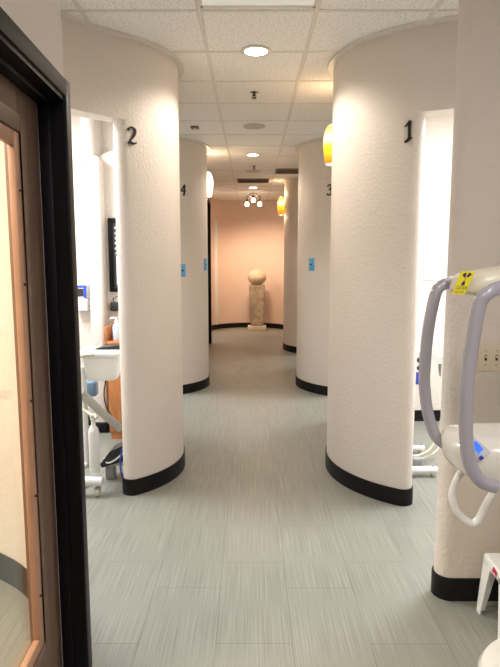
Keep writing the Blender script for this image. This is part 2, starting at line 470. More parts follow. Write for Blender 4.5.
hb.tube([LW(d1 - .065, n0 - .006, 1.05), LW(d1 - .065, n0 - .055, 1.05), LW(d1 - .18, n0 - .055, 1.05)], .009)
hb.build('door_handle', M_CHROME, door)

# far end of the corridor
S(strip(MB(), [(-0.84, 7.95), (-0.81, 9.3)], T, 0, CEIL, r0=False, r1=False).build('wall_left_far', M_BACK))
S(MB().box((-0.87, 9.3, 2.52), (-0.75, 10.2, CEIL)).build('wall_left_far', M_BACK))
S(MB().box((-0.875, 10.2, 0), (-0.755, 10.34, CEIL)).build('wall_left_far', M_BACK))
S(MB().box((X0, 10.22, 0), (-0.875, 10.34, CEIL)).build('wall_left_far', M_BACK))
apse = arc((-0.03, 11.85), 0.94, 178, 2, 40)
S(strip(MB(), [Vector((X0, 11.95)), Vector((-1.02, 11.95))] + apse + [Vector((0.97, 11.4)), Vector((0.97, 10.9))], T, 0, CEIL).build('wall_back', M_BACK))
S(strip(MB(), [Vector((X0, 11.95)), Vector((-1.02, 11.95))] + apse + [Vector((0.97, 11.4)), Vector((0.97, 10.9))], T, 0, 0.105, grow=.009).build('baseboard_back', M_BASE))
S(MB().box((-0.89, 9.26, 0), (-0.715, 9.32, 2.55), .004).box((-0.89, 10.14, 0), (-0.715, 10.22, 2.55), .004).box((-0.89, 9.3, 2.49), (-0.715, 10.2, 2.55), .004).build('trim_4', M_BLACK))
dr = S(MB().box((-0.84, 9.325, 0.008), (-0.80, 10.135, 2.485), .003).build('door_2', M_DOOR))
MB().tube([(-.80, 10.05, 1.0), (-.765, 10.05, 1.0), (-.765, 9.95, 1.0)], .009).build('door_handle', M_CHROME, dr)
S(MB().box((-0.79, 12.30, 0.105), (-0.72, 12.40, 2.39), .006).build('bright_light_strip', M_WHITE))  # white strip stands in for a bright band of light on the end wall

# room 2: projecting panel with an arched top on the back partition
o = []
for i in range(13):
    u = i / 12; o.append((-1.36 + 0.36 * u, 2.33 + 0.10 * math.sin(PI * (0.10 + 0.5 * u))))
o = [(-1.36, 0)] + o + [(-1.00, 0)]
S(MB().prism(o, 0.08, lambda u, v, w: (u, 5.035 - w, v)).build('wall_panel', M_WALL))
S(MB().box((-1.375, 4.80, 0), (-1.255, 5.03, 2.36), .03, 4).build('wall_pier', M_WALL))
S(MB().box((-1.385, 4.79, 0), (-1.245, 5.03, .105), .03, 4).build('baseboard_pier', M_BASE))


# ------------------------------------------------------------------ ceiling things
def troffer(x, y, mat_, label):
    t = empty('ceiling_light_fixture', (x, y, CEIL), label, 'ceiling light', 'fluorescent troffers in the ceiling')
    fr = MB()
    for s in (-1, 1):
        fr.box((s * .295 - .012, -.575, -.012), (s * .295 + .012, .575, 0)); fr.box((-.295, s * .563 - .012, -.012), (.295, s * .563 + .012, 0))
    fr.build('frame', M_TRIMW, t, smooth=False)
    MB().box((-.285, -.555, -.010), (.285, .555, -.002)).build('lens', mat_, t, smooth=False)


TL = ['flat fluorescent ceiling light at the top edge, nearest in the corridor', None]
troffer(0.036, 2.52, M_LENS, TL[0])
for (x, y, p, c), lb in zip(TROFFERS[3:], ['bright ceiling light over the bay beside numeral 2', 'bright ceiling light over the bay beside numeral 1',
                                           'ceiling light over the bay beside numeral 4', 'ceiling light over the bay beside numeral 3',
                                           'ceiling light in the side hall at the far left', 'ceiling light in the last bay on the right']):
    troffer(x, y, M_LENSB, lb)
for x, y, lb in ((-1.95, 0.9, 'warm ceiling light in the room behind the glazed door'), (1.27, 0.35, 'added unseen fill light above the x-ray machine alcove'),
                 (0.036, -0.7, 'added unseen fill light over the corridor entrance')):
    troffer(x, y, M_LENSB, lb)


def can(x, y, lb):
    t = empty('recessed_downlight', (x, y, CEIL), lb, 'ceiling light', 'recessed downlights along the corridor')
    MB().lathe([(.072, -.001), (.092, -.001), (.095, -.006), (.088, -.012), (.072, -.010), (.070, -.004)], caps=False).build('trim_ring', M_TRIMW, t)
    MB().lathe([(.0001, -.0075), (.073, -.0075), (.073, -.003), (.0001, -.003)]).build('lens', M_CAN, t)


can(0.031, 3.72, 'large glowing round downlight nearest the camera')
can(0.025, 7.2, 'middle round downlight before the wide dark grille')
can(0.037, 10.35, 'farthest round downlight above the track lamps')


def sprinkler(x, y, lb):
    t = empty('sprinkler_head', (x, y, CEIL), lb, 'sprinkler', 'sprinkler heads along the corridor ceiling')
    MB().lathe([(.0001, 0), (.035, 0), (.036, -.005), (.02, -.010), (.0001, -.010)], n=20).build('escutcheon', M_CHROME, t)
    MB().lathe([(.009, -.008), (.009, -.028), (.004, -.032), (.004, -.045), (.0001, -.045)], n=12).tube([(-.012, 0, -.02), (-.014, 0, -.038), (0, 0, -.048)], .003, 6).tube([(.012, 0, -.02), (.014, 0, -.038), (0, 0, -.048)], .003, 6).build('body', M_DKMETAL, t)
    MB().lathe([(.0001, -.046), (.018, -.046), (.018, -.049), (.0001, -.049)], n=16).build('deflector', M_DKMETAL, t)


sprinkler(0.024, 4.60, 'small dark sprinkler head nearer of the two on the ceiling')
sprinkler(0.042, 8.05, 'small sprinkler head farther down the corridor ceiling')


def speaker(x, y, lb):
    t = empty('ceiling_speaker', (x, y, CEIL), lb, 'speaker', 'round speakers in the corridor ceiling')
    MB().lathe([(.090, 0), (.108, 0), (.109, -.005), (.102, -.010), (.090, -.008)], n=40, caps=False).build('rim', M_SPK, t)
    MB().lathe([(.0001, -.008), (.092, -.008), (.092, 0), (.0001, 0)], n=40).build('grille', M_SPK, t)


speaker(0.030, 5.72, 'round grey ceiling speaker, nearer of the two')
speaker(0.030, 8.50, 'round grey ceiling speaker, farther of the two')


def grille(x, y, sx, sy, lb):
    t = empty('air_return_grille', (x, y, CEIL), lb, 'vent', 'dark air grilles in the ceiling')
    fr = MB()
    for s in (-1, 1):
        fr.box((s * sx - .02, -sy, -.012), (s * sx + .02, sy, 0), .003); fr.box((-sx, s * sy - .02, -.0115), (sx, s * sy + .02, 0), .003)
    fr.build('frame', M_VENT, t)
    sl = MB(); n = int(sy * 2 / .05)
    for i in range(n):
        yy = -sy + (i + .5) * 2 * sy / n
        sl.box((-sx, -.014, -.0015), (sx, .014, .0015), 0, 1, Matrix.Translation((0, yy, -.010)) @ Matrix.Rotation(.5, 4, 'X'))
    sl.build('louvers', M_VENT, t)
    MB().box((-sx, -sy, -.002), (sx, sy, -.0005)).build('duct_face', M_BLKPL, t)


grille(0.036, 9.50, 0.245, 0.22, 'wide brown air grille across the middle of the ceiling')
grille(0.56, 8.50, 0.19, 0.20, 'dark air grille beside the farther right curved wall')
t = empty('ceiling_sensor', (-0.55, 5.75, CEIL), 'small brown square sensor on the ceiling above the numeral 4 wall', 'sensor')
MB().box((-.04, -.05, -.018), (.04, .05, 0), .006).build('housing', M_BROWN, t)
MB().lathe([(.014, -.017), (.014, -.023), (.0001, -.023)], n=14).build('sensor_eye', M_PAPER, t)

# track lamp cluster at the far end
t = empty('track_light_cluster', (0.045, 11.25, CEIL), 'round chrome ceiling fixture with three small glowing spot lamps', 'ceiling lamp')
MB().lathe([(.0001, 0), (.07, 0), (.085, -.01), (.085, -.03), (.06, -.045), (.0001, -.045)], n=28).build('canopy', M_CHROME, t)
MB().tube([(0.13 * math.cos(a), .13 * math.sin(a), -.06) for a in [2 * PI * i / 24 for i in range(25)]], .007, 8, cap=False).tube([(-.13, 0, -.06), (0, 0, -.045), (.13, 0, -.06)], .006, 8).build('ring_rail', M_CHROME, t)
for hx, hy, hz in ((-.122, 0, -.19), (0, -.13, -.13), (.122, 0, -.19)):
    h = MB().tube([(hx * 1.05, hy, -.06), (hx, hy, hz + .05)], .005, 8).lathe([(.014, .07), (.022, .05), (.026, .02)], (hx, hy, hz), n=16).build('lamp_head', M_DKMETAL, t)
    MB().lathe([(.024, .02), (.036, -.005), (.040, -.035), (.030, -.055), (.0001, -.062)], (hx, hy, hz), n=18).build('bulb', M_BULB, h)
def aim(p, q): return (Vector(q) - Vector(p)).to_track_quat('-Z', 'Y').to_euler()


for p_, q_, pw_ in (((0.045, 11.1, 2.58), (0.08, 12.5, .9), 42), ((-0.08, 11.22, 2.53), (0.25, 12.5, 1.0), 66), ((0.17, 11.22, 2.53), (.45, 12.5, .9), 28), ((-.09, 11.25, 2.53), (-.55, 12.4, .9), 34)):
    spot('track_lamp', p_, pw_, (1.0, .72, .48), 92, 1.0, .03, aim(p_, q_))


# ------------------------------------------------------------------ glass sconces on the curved walls
def sconce(c, R, dyy, side, z, gm, lb, power, col, out=0.075):
    yy = c[1] + dyy
    a = math.asin(dyy / R)
    nx, ny = side * math.cos(a), math.sin(a)
    wx, wy = c[0] + nx * R, yy
    t = empty('wall_sconce', (wx + nx * out, wy + ny * out, z), lb, 'wall lamp', 'art glass wall lamps on the curved walls', rz=math.atan2(ny, nx))
    prof = [(.040, -.145), (.050, -.12), (.059, -.06), (.064, 0), (.060, .06), (.047, .105), (.026, .135), (.0001, .145)]
    prof = [(p[0] * 0.96, p[1]) for p in prof]
    q = [(a_.x, a_.y) for a_ in spline([Vector((r, zz)) for r, zz in prof], 4)]
    MB().lathe([(max(r, .0001), zz) for r, zz in q], n=28).build('glass_shade', gm, t)
    MB().lathe([(.036, -.152), (.042, -.150), (.042, -.144), (.036, -.144), (.036, -.152)], n=28, caps=False).build('lip_ring', M_PAPER, t)
    MB().lathe([(.0001, 0), (.045, 0), (.045, .008), (.0001, .012)], n=24).build('wall_plate', M_CHROME, t).matrix_local = Matrix.Translation((-out, 0, 0)) @ Matrix.Rotation(PI / 2, 4, 'Y')
    MB().tube([(-out, 0, 0), (-.05, 0, 0)], .010, 10).build('arm', M_CHROME, t)
    for dz, pw in ((.19, power), (-.19, power * .5)):
        d = bpy.data.lights.new('sconce_bulb', 'POINT'); d.energy = pw * K; d.color = col; d.shadow_soft_size = .03
        ob = bpy.data.objects.new('sconce_bulb', d); ob.location = (wx + nx * out, wy + ny * out, z + dz); COL.objects.link(ob)


sconce(RC, RR, 0.42, -1, 2.375, M_AMBER, 'amber glass wall lamp on the back of the numeral 1 wall', 2.2, WARM, out=.095)
sconce(L4, LR, 0.30, 1, 2.43, M_OPAL, 'glowing white glass wall lamp on the numeral 4 wall', 2.5, WARM)
sconce((RC[0], RC[1] + 5.64), RR, -0.05, -1, 2.40, M_AMBER, 'small amber glass wall lamp farthest down the corridor', 2.2, WARM, out=.06)


# ------------------------------------------------------------------ numerals and plates on the curved walls
def hit(c, R, x, y):
    dx, dy = (x - 251) / 1.0, F * CP + (333.5 - y) * SP
    l = math.hypot(dx, dy); dx /= l; dy /= l
    b_ = dx * c[0] + dy * c[1]; q = b_ * b_ - (c[0] ** 2 + c[1] ** 2 - R * R)
    tt = b_ - math.sqrt(max(q, 0)); Y = dy * tt
    return math.atan2(dy * tt - c[1], dx * tt - c[0]), at(x, y, Y).z


def numeral(c, R, x, y, strokes, hgt, lb):
    th, z = hit(c, R, x, y)
    mb = MB()
    for st in strokes:
        pts = spline([Vector(p) for p in st], 7)
        n = len(pts); L = []
        for i, p in enumerate(pts):
            d = pts[min(i + 1, n - 1)] - pts[max(i - 1, 0)]; d = Vector((d.x, d.y)).normalized()
            L.append((p.x - d.y * p.z, p.y + d.x * p.z, p.x + d.y * p.z, p.y - d.x * p.z))

        def W3(u, v, w):
            a = th + u * hgt / R; r = R + w; return (c[0] + r * math.cos(a), c[1] + r * math.sin(a), z + v * hgt)
        vs = []; fs = []
        for a_ in L: vs += [W3(a_[0], a_[1], .001), W3(a_[2], a_[3], .001), W3(a_[0], a_[1], .009), W3(a_[2], a_[3], .009)]
        for i in range(n - 1):
            k = 4 * i; fs += [(k + 2, k + 3, k + 7, k + 6), (k, k + 2, k + 6, k + 4), (k + 1, k + 3, k + 7, k + 5), (k, k + 1, k + 5, k + 4)]
        fs += [(0, 1, 3, 2), (4 * n - 4, 4 * n - 3, 4 * n - 1, 4 * n - 2)]
        mb.add(vs, fs)
    cx = c[0] + R * math.cos(th); cy = c[1] + R * math.sin(th)
    o = mb.build('wall_numeral', M_NUM, off=(cx, cy, z)); o.location = (cx, cy, z)
    tag(o, lb, 'number', 'black script numerals on the curved walls')


G2 = [[(-.24, .28, .075), (-.20, .40, .05), (0, .50, .045), (.20, .36, .08), (.17, .12, .08), (-.02, -.16, .05), (-.25, -.42, .04)],
      [(-.27, -.46, .05), (-.12, -.38, .065), (.08, -.44, .06), (.30, -.36, .03)]]
G1 = [[(-.20, .26, .02), (-.06, .36, .05), (.06, .48, .07), (.06, .46, .08), (.05, .1, .075), (.06, -.3, .075), (-.02, -.42, .07), (-.18, -.5, .05)],
      [(.06, -.28, .04), (.13, -.34, .04), (.20, -.30, .02)]]
G4 = [[(.14, .5, .06), (-.05, .2, .06), (-.26, -.1, .06)], [(-.30, -.12, .05), (0, -.10, .06), (.30, -.08, .04)], [(.14, .48, .07), (.12, 0, .08), (.08, -.40, .08), (-.05, -.5, .05)]]
G3 = [[(-.22, .32, .07), (-.05, .48, .05), (.18, .38, .08), (.10, .12, .07), (-.06, .03, .04)],
      [(-.06, .03, .04), (.16, -.04, .07), (.22, -.26, .08), (.02, -.46, .06), (-.22, -.40, .06), (-.24, -.30, .06)]]
numeral(LC, LR, 131.5, 136, G2, .100, 'black script numeral 2 on the nearest left curved wall')
numeral(RC, RR, 408.5, 132, G1, .112, 'black script numeral 1 on the nearest right curved wall')
numeral(L4, LR, 183.2, 190, G4, .115, 'black script numeral 4 on the second left curved wall')
numeral((RC[0], RC[1] + 2.82), RR, 329.8, 190, G3, .115, 'black script numeral 3 on the second right curved wall, half hidden')


def plate(c, R, x, y, lb):
    th, z = hit(c, R, x, y)
    t = empty('call_button_plate', (c[0] + R * math.cos(th), c[1] + R * math.sin(th), z), lb, 'wall plate', 'blue call plates on the farther curved walls', rz=th)
    MB().box((-.004, -.042, -.07), (.011, .042, .07), .004).build('plate', M_BLUE, t)
    MB().box((.0105, -.014, -.010), (.016, .014, .010), .003).build('button', M_BLKPL, t)


plate(L4, LR, 205.3, 264.5, 'light blue wall plate at the right edge of the numeral 4 wall')
plate(L4, LR, 182.0, 270.5, 'light blue wall plate beside the doorway under numeral 4, mostly hidden')
plate((RC[0], RC[1] + 2.82), RR, 311.8, 264.5, 'light blue wall plate on the numeral 3 wall')
t = empty('wall_thermostat', at(272.5, 224.5, 12.70), 'small pale thermostat on the peach end wall right of the stone ball', 'thermostat')
MB().box((-.045, -.03, -.075), (.045, .03, .075), .008).build('case', M_PAPER, t)
MB().box((-.02, -.034, .01), (.02, -.029, .05), .002).build('dial_window', M_GREYPL, t)

# ------------------------------------------------------------------ stone pedestal and ball
px_, py_ = 0.130, 12.20
t = empty('stone_pedestal', (px_, py_, 0), 'weathered tapering sandstone pedestal against the peach end wall', 'pedestal')
MB().box((-.20, -.17, 0), (.20, .17, .10), .012).build('plinth', M_STONEL, t)
a, b = .135, .172
vs = [(-a, -a, .10), (a, -a, .10), (a, a, .10), (-a, a, .10), (-b, -b, .98), (b, -b, .98), (b, b, .98), (-b, b, .98)]
bm = bmesh.new(); V = [bm.verts.new(v) for v in vs]
for f in ((0, 1, 2, 3), (4, 5, 6, 7), (0, 1, 5, 4), (1, 2, 6, 5), (2, 3, 7, 6), (3, 0, 4, 7)): bm.faces.new([V[i] for i in f])
bmesh.ops.bevel(bm, geom=list(bm.edges), offset=.012, segments=2, affect='EDGES'); bm.verts.index_update()
MB().add([v.co[:] for v in bm.verts], [[v.index for v in f.verts] for f in bm.faces]).build('shaft', M_STONE, t); bm.free()
r = .20
o = MB().lathe([(max(.0001, r * math.sin(PI * i / 20)), -r * .84 * math.cos(PI * i / 20)) for i in range(2, 21)], n=36).build('stone_ball', M_STONEL)
o.location = (px_, py_, .98 + r * .84 * .951)
tag(o, 'large pale stone ball resting on the pedestal at the corridor end', 'ball')


# ------------------------------------------------------------------ panoramic x-ray machine (near right)
def P(pts, Y):
    out = []
    for p in pts:
        out.append(at(p[0], p[1], p[2] if len(p) > 2 else Y))
    return spline(out, 6)


xr = empty('panoramic_xray_machine', (1.24, 1.72, 0), 'cream and lilac-grey dental x-ray machine at the right edge', 'x-ray machine')
XO = Vector((1.24, 1.72, 0))


def xb(mb, name, m, par=None, **k):
    if par is None or par is xr:
        return mb.build(name, m, xr, off=XO, **k)
    return mb.build(name, m, par, off=XO, **k)


cb = MB().box((1.16, 1.70, 0.05), (1.36, 1.90, 2.15), .03, 3); xb(cb, 'column', M_WHITE)
bs = MB().lathe([(.0001, 0), (.235, 0), (.245, .012), (.245, .04), (.225, .058), (.18, .066), (.0001, .068)], (1.26, 1.70, 0), n=48); xb(bs, 'base', M_CREAM)


# upper housing: a long rounded hood tapering to its left end
def loft(mb, secs, n=20, pw=0.5):
    """secs: centre, half width across (Y), half height (Z); superellipse rings"""
    rings = []
    for c, hy, hz, sk in secs:
        rg = []
        for j in range(n):
            a_ = 2 * PI * j / n; ca, sa = math.cos(a_), math.sin(a_)
            yy = math.copysign(abs(ca) ** pw, ca) * hy; zz = math.copysign(abs(sa) ** pw, sa) * hz
            rg.append((c[0] + sk * zz, c[1] + yy, c[2] + zz))
        rings.append(rg)
    vs = [p for q in rings for p in q]; fs = []
    for i in range(len(rings) - 1):
        for j in range(n): fs.append((i * n + j, i * n + (j + 1) % n, (i + 1) * n + (j + 1) % n, (i + 1) * n + j))
    fs.append(tuple(range(n))); fs.append(tuple((len(rings) - 1) * n + j for j in range(n)))
    mb.add(vs, fs); return mb


HY = 1.52
hu = MB()
pL = at(455, 283.5, HY); pM = at(500, 280, HY)
secs = []
for u, hs in ((0, .45), (.012, .72), (.035, .88), (.08, .98), (.14, 1.12), (.3, 1.3), (.75, 1.4)):
    secs.append(((pL.x + .012 + u, HY + .02, pL.z + u * .06), .10 * min(1, hs), .037 * hs, .38))
loft(hu, secs, 28, .45); xb(hu, 'upper_housing', M_CREAM)
# caution sticker on the front of the housing, with trefoil and two lines
YS = HY + .02 - .1035
q = [at(*c_, YS) for c_ in ((452.2, 294.0), (464.5, 294.8), (475.2, 271.3), (461.5, 271.0))]
stk = MB().add([tuple(p) for p in q] + [tuple(p + Vector((0, .004, 0))) for p in q], [(0, 1, 2, 3), (4, 5, 6, 7), (0, 1, 5, 4), (1, 2, 6, 5), (2, 3, 7, 6), (3, 0, 4, 7)])
so = xb(stk, 'caution_sticker', M_YEL, smooth=False)


def sk(u, v, w=0):
    p = q[0] * (1 - u) * (1 - v) + q[1] * u * (1 - v) + q[2] * u * v + q[3] * (1 - u) * v
    return p + Vector((0, -.0006 - w, 0))


tr = MB()
cu, cv = .5, .67
for a0 in (60, 120 + 60 + 0, 300):
    pass
for a0 in (58, 122, 270):
    ring = []
    for rr_, aa in ((.10, -24), (.10, 24), (.32, 20), (.34, 0), (.32, -20)):
        a_ = math.radians(a0 + aa); ring.append(sk(cu + rr_ * math.cos(a_) * 1.35, cv + rr_ * math.sin(a_) * .85))
    tr.add(ring, [tuple(range(5))])
tr.add([sk(cu + .05 * math.cos(i * PI / 4), cv + .03 * math.sin(i * PI / 4)) for i in range(8)], [tuple(range(8))])
xb(tr, 'trefoil_symbol', M_PURP, so, smooth=False)


def text_mesh(txt, f3, u0, u1, v0, v1):
    cu_ = bpy.data.curves.new('t', 'FONT'); cu_.body = txt; cu_.resolution_u = 2
    ob = bpy.data.objects.new('t', cu_); COL.objects.link(ob)
    dg = bpy.context.evaluated_depsgraph_get(); me = bpy.data.meshes.new_from_object(ob.evaluated_get(dg))
    xs = [v.co.x for v in me.vertices]; ys = [v.co.y for v in me.vertices]
    ax, bx, ay, by = min(xs), max(xs), min(ys), max(ys)
    vs = [f3(u0 + (v.co.x - ax) / (bx - ax) * (u1 - u0), v0 + (v.co.y - ay) / (by - ay) * (v1 - v0)) for v in me.vertices]
    fs = [tuple(p.vertices) for p in me.polygons]
    bpy.data.objects.remove(ob); return MB().add(vs, fs)


xb(text_mesh('CAUTION', sk, .08, .92, .21, .37), 'sticker_word', M_PURP, so, smooth=False)
xb(text_mesh('X-RAY USE', sk, .10, .80, .06, .15), 'sticker_small_print', M_PURP, so, smooth=False)

rear = P([(470, 279, 1.60), (458, 280.5, 1.62), (448, 283), (439, 287.5), (433.8, 300), (427.5, 334.5), (424.3, 374.5), (425, 392), (427.5, 411.5), (434, 433), (442, 442), (452, 447.5), (466, 452, 1.64)], 1.66)
xb(MB().tube(rear, .0170, 18), 'rear_grip_tube', M_GREYTUBE)
front = P([(516, 284, 1.46), (500, 287.5, 1.40), (487, 293.5), (479, 305), (473.5, 334.5), (467.5, 374.5), (466, 400), (466, 432.5), (469.5, 462), (480, 480), (496, 486.5)], 1.37)
ft = xb(MB().tube(front, .0172, 18), 'front_grip_tube', M_GREYTUBE)
e = front[-1]
xb(MB().tube([e, e + (front[-1] - front[-2]).normalized() * .004], .0165, 18), 'tube_end_cap', M_BLKPL, ft)
for yy in (384, 393):
    c_ = at(461.8, yy, 1.358)
    xb(MB().lathe([(.0001, 0), (.0068, 0), (.0078, .004), (.006, .010), (.0001, .0115)], n=18), 'screw_knob', M_BLKPL, ft)
    kn = COL.objects[-1] if False else ft.children[-1]
    kn.data.transform(Matrix.Translation(XO)); kn.data.transform(Matrix.Rotation(PI / 2, 4, 'X')); kn.data.transform(Matrix.Translation(c_ - XO))

# lower control body
BY = 1.53
cbm = MB()
pl = at(450.5, 453, BY)
secs = []
for u, hy, hz in ((0, .03, .018), (.006, .065, .034), (.02, .095, .048), (.045, .115, .058), (.09, .125, .064), (.2, .13, .068), (.72, .13, .07)):
    secs.append(((pl.x + u, BY + .03, pl.z - .005 - .02 * min(u, .2)), hy, hz, -.15))
loft(cbm, secs, 32, .55); cbo = xb(cbm, 'control_body', M_BODY)
# control panel and blue display, laid on the curved front of the body
from mathutils.bvhtree import BVHTree
_bm = bmesh.new(); _bm.from_mesh(cbo.data); BV = BVHTree.FromBMesh(_bm)


def patch(px4, lift, n=8):
    """a thin plate that follows the body inside four photo corners"""
    o_ = Vector((0, 0, CH)) - XO; g0 = []; g1 = []
    for j_ in range(n + 1):
        for i_ in range(n + 1):
            u, v = i_ / n, j_ / n
            x = px4[0][0] * (1 - u) * (1 - v) + px4[1][0] * u * (1 - v) + px4[2][0] * u * v + px4[3][0] * (1 - u) * v
            y = px4[0][1] * (1 - u) * (1 - v) + px4[1][1] * u * (1 - v) + px4[2][1] * u * v + px4[3][1] * (1 - u) * v
            d = (at(x, y, 1.5) - Vector((0, 0, CH))).normalized()
            h, nn, _, _ = BV.ray_cast(o_, d)
            if h is None: h, nn, _, _ = BV.find_nearest(at(x, y, 1.43) - XO)
            if nn.dot(d) > 0: nn = -nn
            g0.append(h + nn * lift + XO); g1.append(h - nn * .002 + XO)
    m_ = n + 1; fs = []
    for j_ in range(n):
        for i_ in range(n):
            a_ = j_ * m_ + i_; q_ = (a_, a_ + 1, a_ + m_ + 1, a_ + m_); fs += [q_, tuple(k + m_ * m_ for k in q_)]
    for k in range(n):
        for a_, b_ in ((k, k + 1), (n * m_ + k, n * m_ + k + 1), (k * m_, (k + 1) * m_), (k * m_ + n, (k + 1) * m_ + n)):
            fs.append((a_, b_, b_ + m_ * m_, a_ + m_ * m_))
    return MB().add([tuple(p) for p in g0 + g1], fs)


po = xb(patch([(458.5, 443), (477, 463), (491, 452.5), (474, 438)], .003), 'control_panel', mat('silver_grey_panel', (0.50, 0.52, 0.54), .35, var=(20, .03)))
xb(patch([(472.6, 448), (478.5, 454), (483, 450), (475, 441.5)], .005), 'display', M_LCD, po)
xb(patch([(478, 457.5), (480.5, 460), (483.5, 457.5), (481, 455)], .005, 3), 'panel_button', M_DBLUE, po)

loop = P([(464, 468, 1.53), (458.5, 476), (452.6, 490), (452.5, 500), (457, 512), (466, 520.5), (472.5, 522.8), (478.5, 519), (485.7, 504.5), (494, 491.5), (499, 480, 1.53)], 1.50)
lo = xb(MB().tube(loop, .0105, 14), 'loop_handle', M_WHITE)

# round-topped bin in the lower right corner
bn = empty('waste_bin', (0.785, 1.31, 0), 'cream round-topped bin cut by the lower right corner', 'bin')
MB().lathe([(.0001, 0), (.15, 0), (.155, .01), (.185, .40), (.0001, .40)], n=48).build('bin_body', M_BODY, bn)
MB().lathe([(.180, .395), (.192, .40), (.194, .425), (.185, .440), (.15, .448), (.0001, .452)], n=56).build('lid', M_BODY, bn)

# step stool beside the wall base
st = empty('step_stool', (1.15, 2.15, 0), 'white plastic step stool with a red mark against the black base', 'stool')


def stool_leg(mb, x, y, sx, sy, h=.265):
    # tapering hollow corner leg: two slabs meeting at the corner
    for (ax, ay) in ((1, 0), (0, 1)):
        tw, bw_ = .075, .035
        dx, dy = (ax * sx * -1, ay * sy * -1)
        ox, oy = -.014 * sx, -.014 * sy
        top = Vector((x + ox, y + oy, h)); bot = Vector((x, y, 0.0))
        d = Vector((dx, dy, 0)); tn = Vector((0 if ax else -sx * .006, 0 if ay else -sy * .006, 0)) if False else Vector((-sx * .006 if ay else 0, -sy * .006 if ax else 0, 0))
        vs = [bot, bot + d * bw_, top + d * tw, top]
        vs2 = [v + tn for v in vs]
        mb.add(vs + vs2, [(0, 1, 2, 3), (4, 5, 6, 7), (0, 1, 5, 4), (1, 2, 6, 5), (2, 3, 7, 6), (3, 0, 4, 7)])


lx, ly = .175, .125
MB().box((-lx + .012, -ly + .012, .222), (lx - .012, ly - .012, .272), .012, 3).build('stool_top', M_WHITE, st)
for sx in (-1, 1):
    for sy in (-1, 1):
        m_ = MB(); stool_leg(m_, sx * lx, sy * ly, sx, sy); m_.build('leg', M_WHITE, st, smooth=False)
mk = MB()
mk.add([(-lx + .0095, -.03, .262), (-lx + .0095, .005, .268), (-lx + .0095, .02, .240), (-lx + .0095, -.01, .244), (-lx + .0095, -.022, .232)], [(0, 1, 2, 3, 4)])
mk.build('red_mark', M_RED, st, smooth=False)
mk = MB()
for i in range(4): mk.box((-lx + .009, -.075 + i * .009, .228), (-lx + .0105, -.070 + i * .009, .250))
mk.build('printed_lines', M_GREYPL, st, smooth=False)

# light switch plate on the near right wall
sw = empty('switch_plate', (1.015, 2.345, at(480, 357.5, 2.345).z), 'ivory wall plate with toggle switches behind the grey tubes', 'light switch')
sw.location = ((at(478, 357, 2.345).x + at(478, 357, 2.345).x + .19) / 2, 2.345, at(480, 357.5, 2.345).z)
hw = .097
MB().box((-hw, -.006, -.0575), (hw, 0, .0575), .003).build('plate', M_IVORY, sw)
for i in range(4):
    xx = -hw + .032 + i * .0455
    tg = MB().box((xx - .005, -.0068, -.012), (xx + .005, -.0055, .012)).build('toggle_slot', M_BLKPL, sw)
    MB().box((xx - .0045, -.018, .0), (xx + .0045, -.006, .009), .002).build('toggle', M_IVORY, tg)
    for zz in (-.03, .03): MB().box((xx - .003, -.0068, zz - .003), (xx + .003, -.0055, zz + .003), .001).build('screw', M_GREYPL, sw)


# ------------------------------------------------------------------ room behind doorway 2
def caster(bld, x, y):
    f_ = bld(MB().box((x - .018, y - .014, .03), (x + .018, y + .016, .062), .004).tube([(x, y, .055), (x, y, .080)], .008, 8), 'caster', M_GREYPL)
    bld(MB().tube([(x - .011, y, .026), (x + .011, y, .026)], .026, 18), 'wheel', M_HOSE, f_)


def cart(name, loc, lb, rz, bottle=True):
    c = empty(name, loc, lb, 'dental cart', rz=rz); return c


C1 = Vector((-1.045, 3.52, 0))
ct = empty('dental_cart', C1, 'white dental delivery cart with tray head inside the left doorway', 'dental cart')


def cbuild(mb, name, m, par=None, **k): return mb.build(name, m, par or ct, off=C1, **k)


bx0 = at(78, 485, 3.46); bx1 = at(103, 487, 3.46)
cbuild(MB().tube([(-1.35, 3.46, .10), (bx1.x - .004, 3.46, .10), (bx1.x, 3.46, .10)], [.030, .030, .026], 18).tube([(-1.30, 3.46, .10), (-1.27, 3.85, .10)], .028, 14), 'foot_bar', M_WHITE)
for x_, y_ in ((bx1.x - .035, 3.46), (-1.27, 3.84), (-1.32, 3.46)): caster(cbuild, x_, y_)
pz = at(83, 370, 3.70)
cbuild(MB().tube([(pz.x, 3.70, .10), (pz.x, 3.70, pz.z + .02)], .021, 16).tube([(pz.x, 3.70, .13), (pz.x - .05, 3.46, .10)], .02, 12), 'post', M_WHITE)
# tray head
t0, t1 = at(79, 350, 3.75), at(121.5, 350, 3.72)
th_ = MB()
zt = at(100, 350, 3.72).z; zb = at(100, 382, 3.64).z
th_.box((t0.x, 3.64, zt - .045), (t1.x, 3.92, zt), .018, 3)
cbuild(th_, 'tray', M_WHITE)
xa, xb_, ym = t0.x + .035, t1.x - .01, 3.74
hl = MB(); rows = []
for z_, k_ in ((zt - .03, 1), (zt - .06, .99), (zb + .05, .90), (zb + .015, .84), (zb, .74)):
    n_ = 48; cx_ = (xa + xb_) / 2; hx2 = (xb_ - xa) / 2 * k_; hy2 = .085 * k_; rows.append([])
    for j in range(n_):
        a_ = 2 * PI * j / n_; ca, sa = math.cos(a_), math.sin(a_); fl_ = 1 - .035 * abs(math.sin(a_ * 7))
        rows[-1].append((cx_ + math.copysign(abs(ca) ** .4, ca) * hx2 * fl_, ym + math.copysign(abs(sa) ** .4, sa) * hy2 * fl_, z_))
for i in range(4):
    hl.add(rows[i] + rows[i + 1], [(j, (j + 1) % 48, 48 + (j + 1) % 48, 48 + j) for j in range(48)])
hl.add(rows[-1], [tuple(range(48))])
cbuild(hl, 'scalloped_basin', M_WHITE)
a_, b_ = at(82, 372, 3.56), at(80, 360, 3.5)
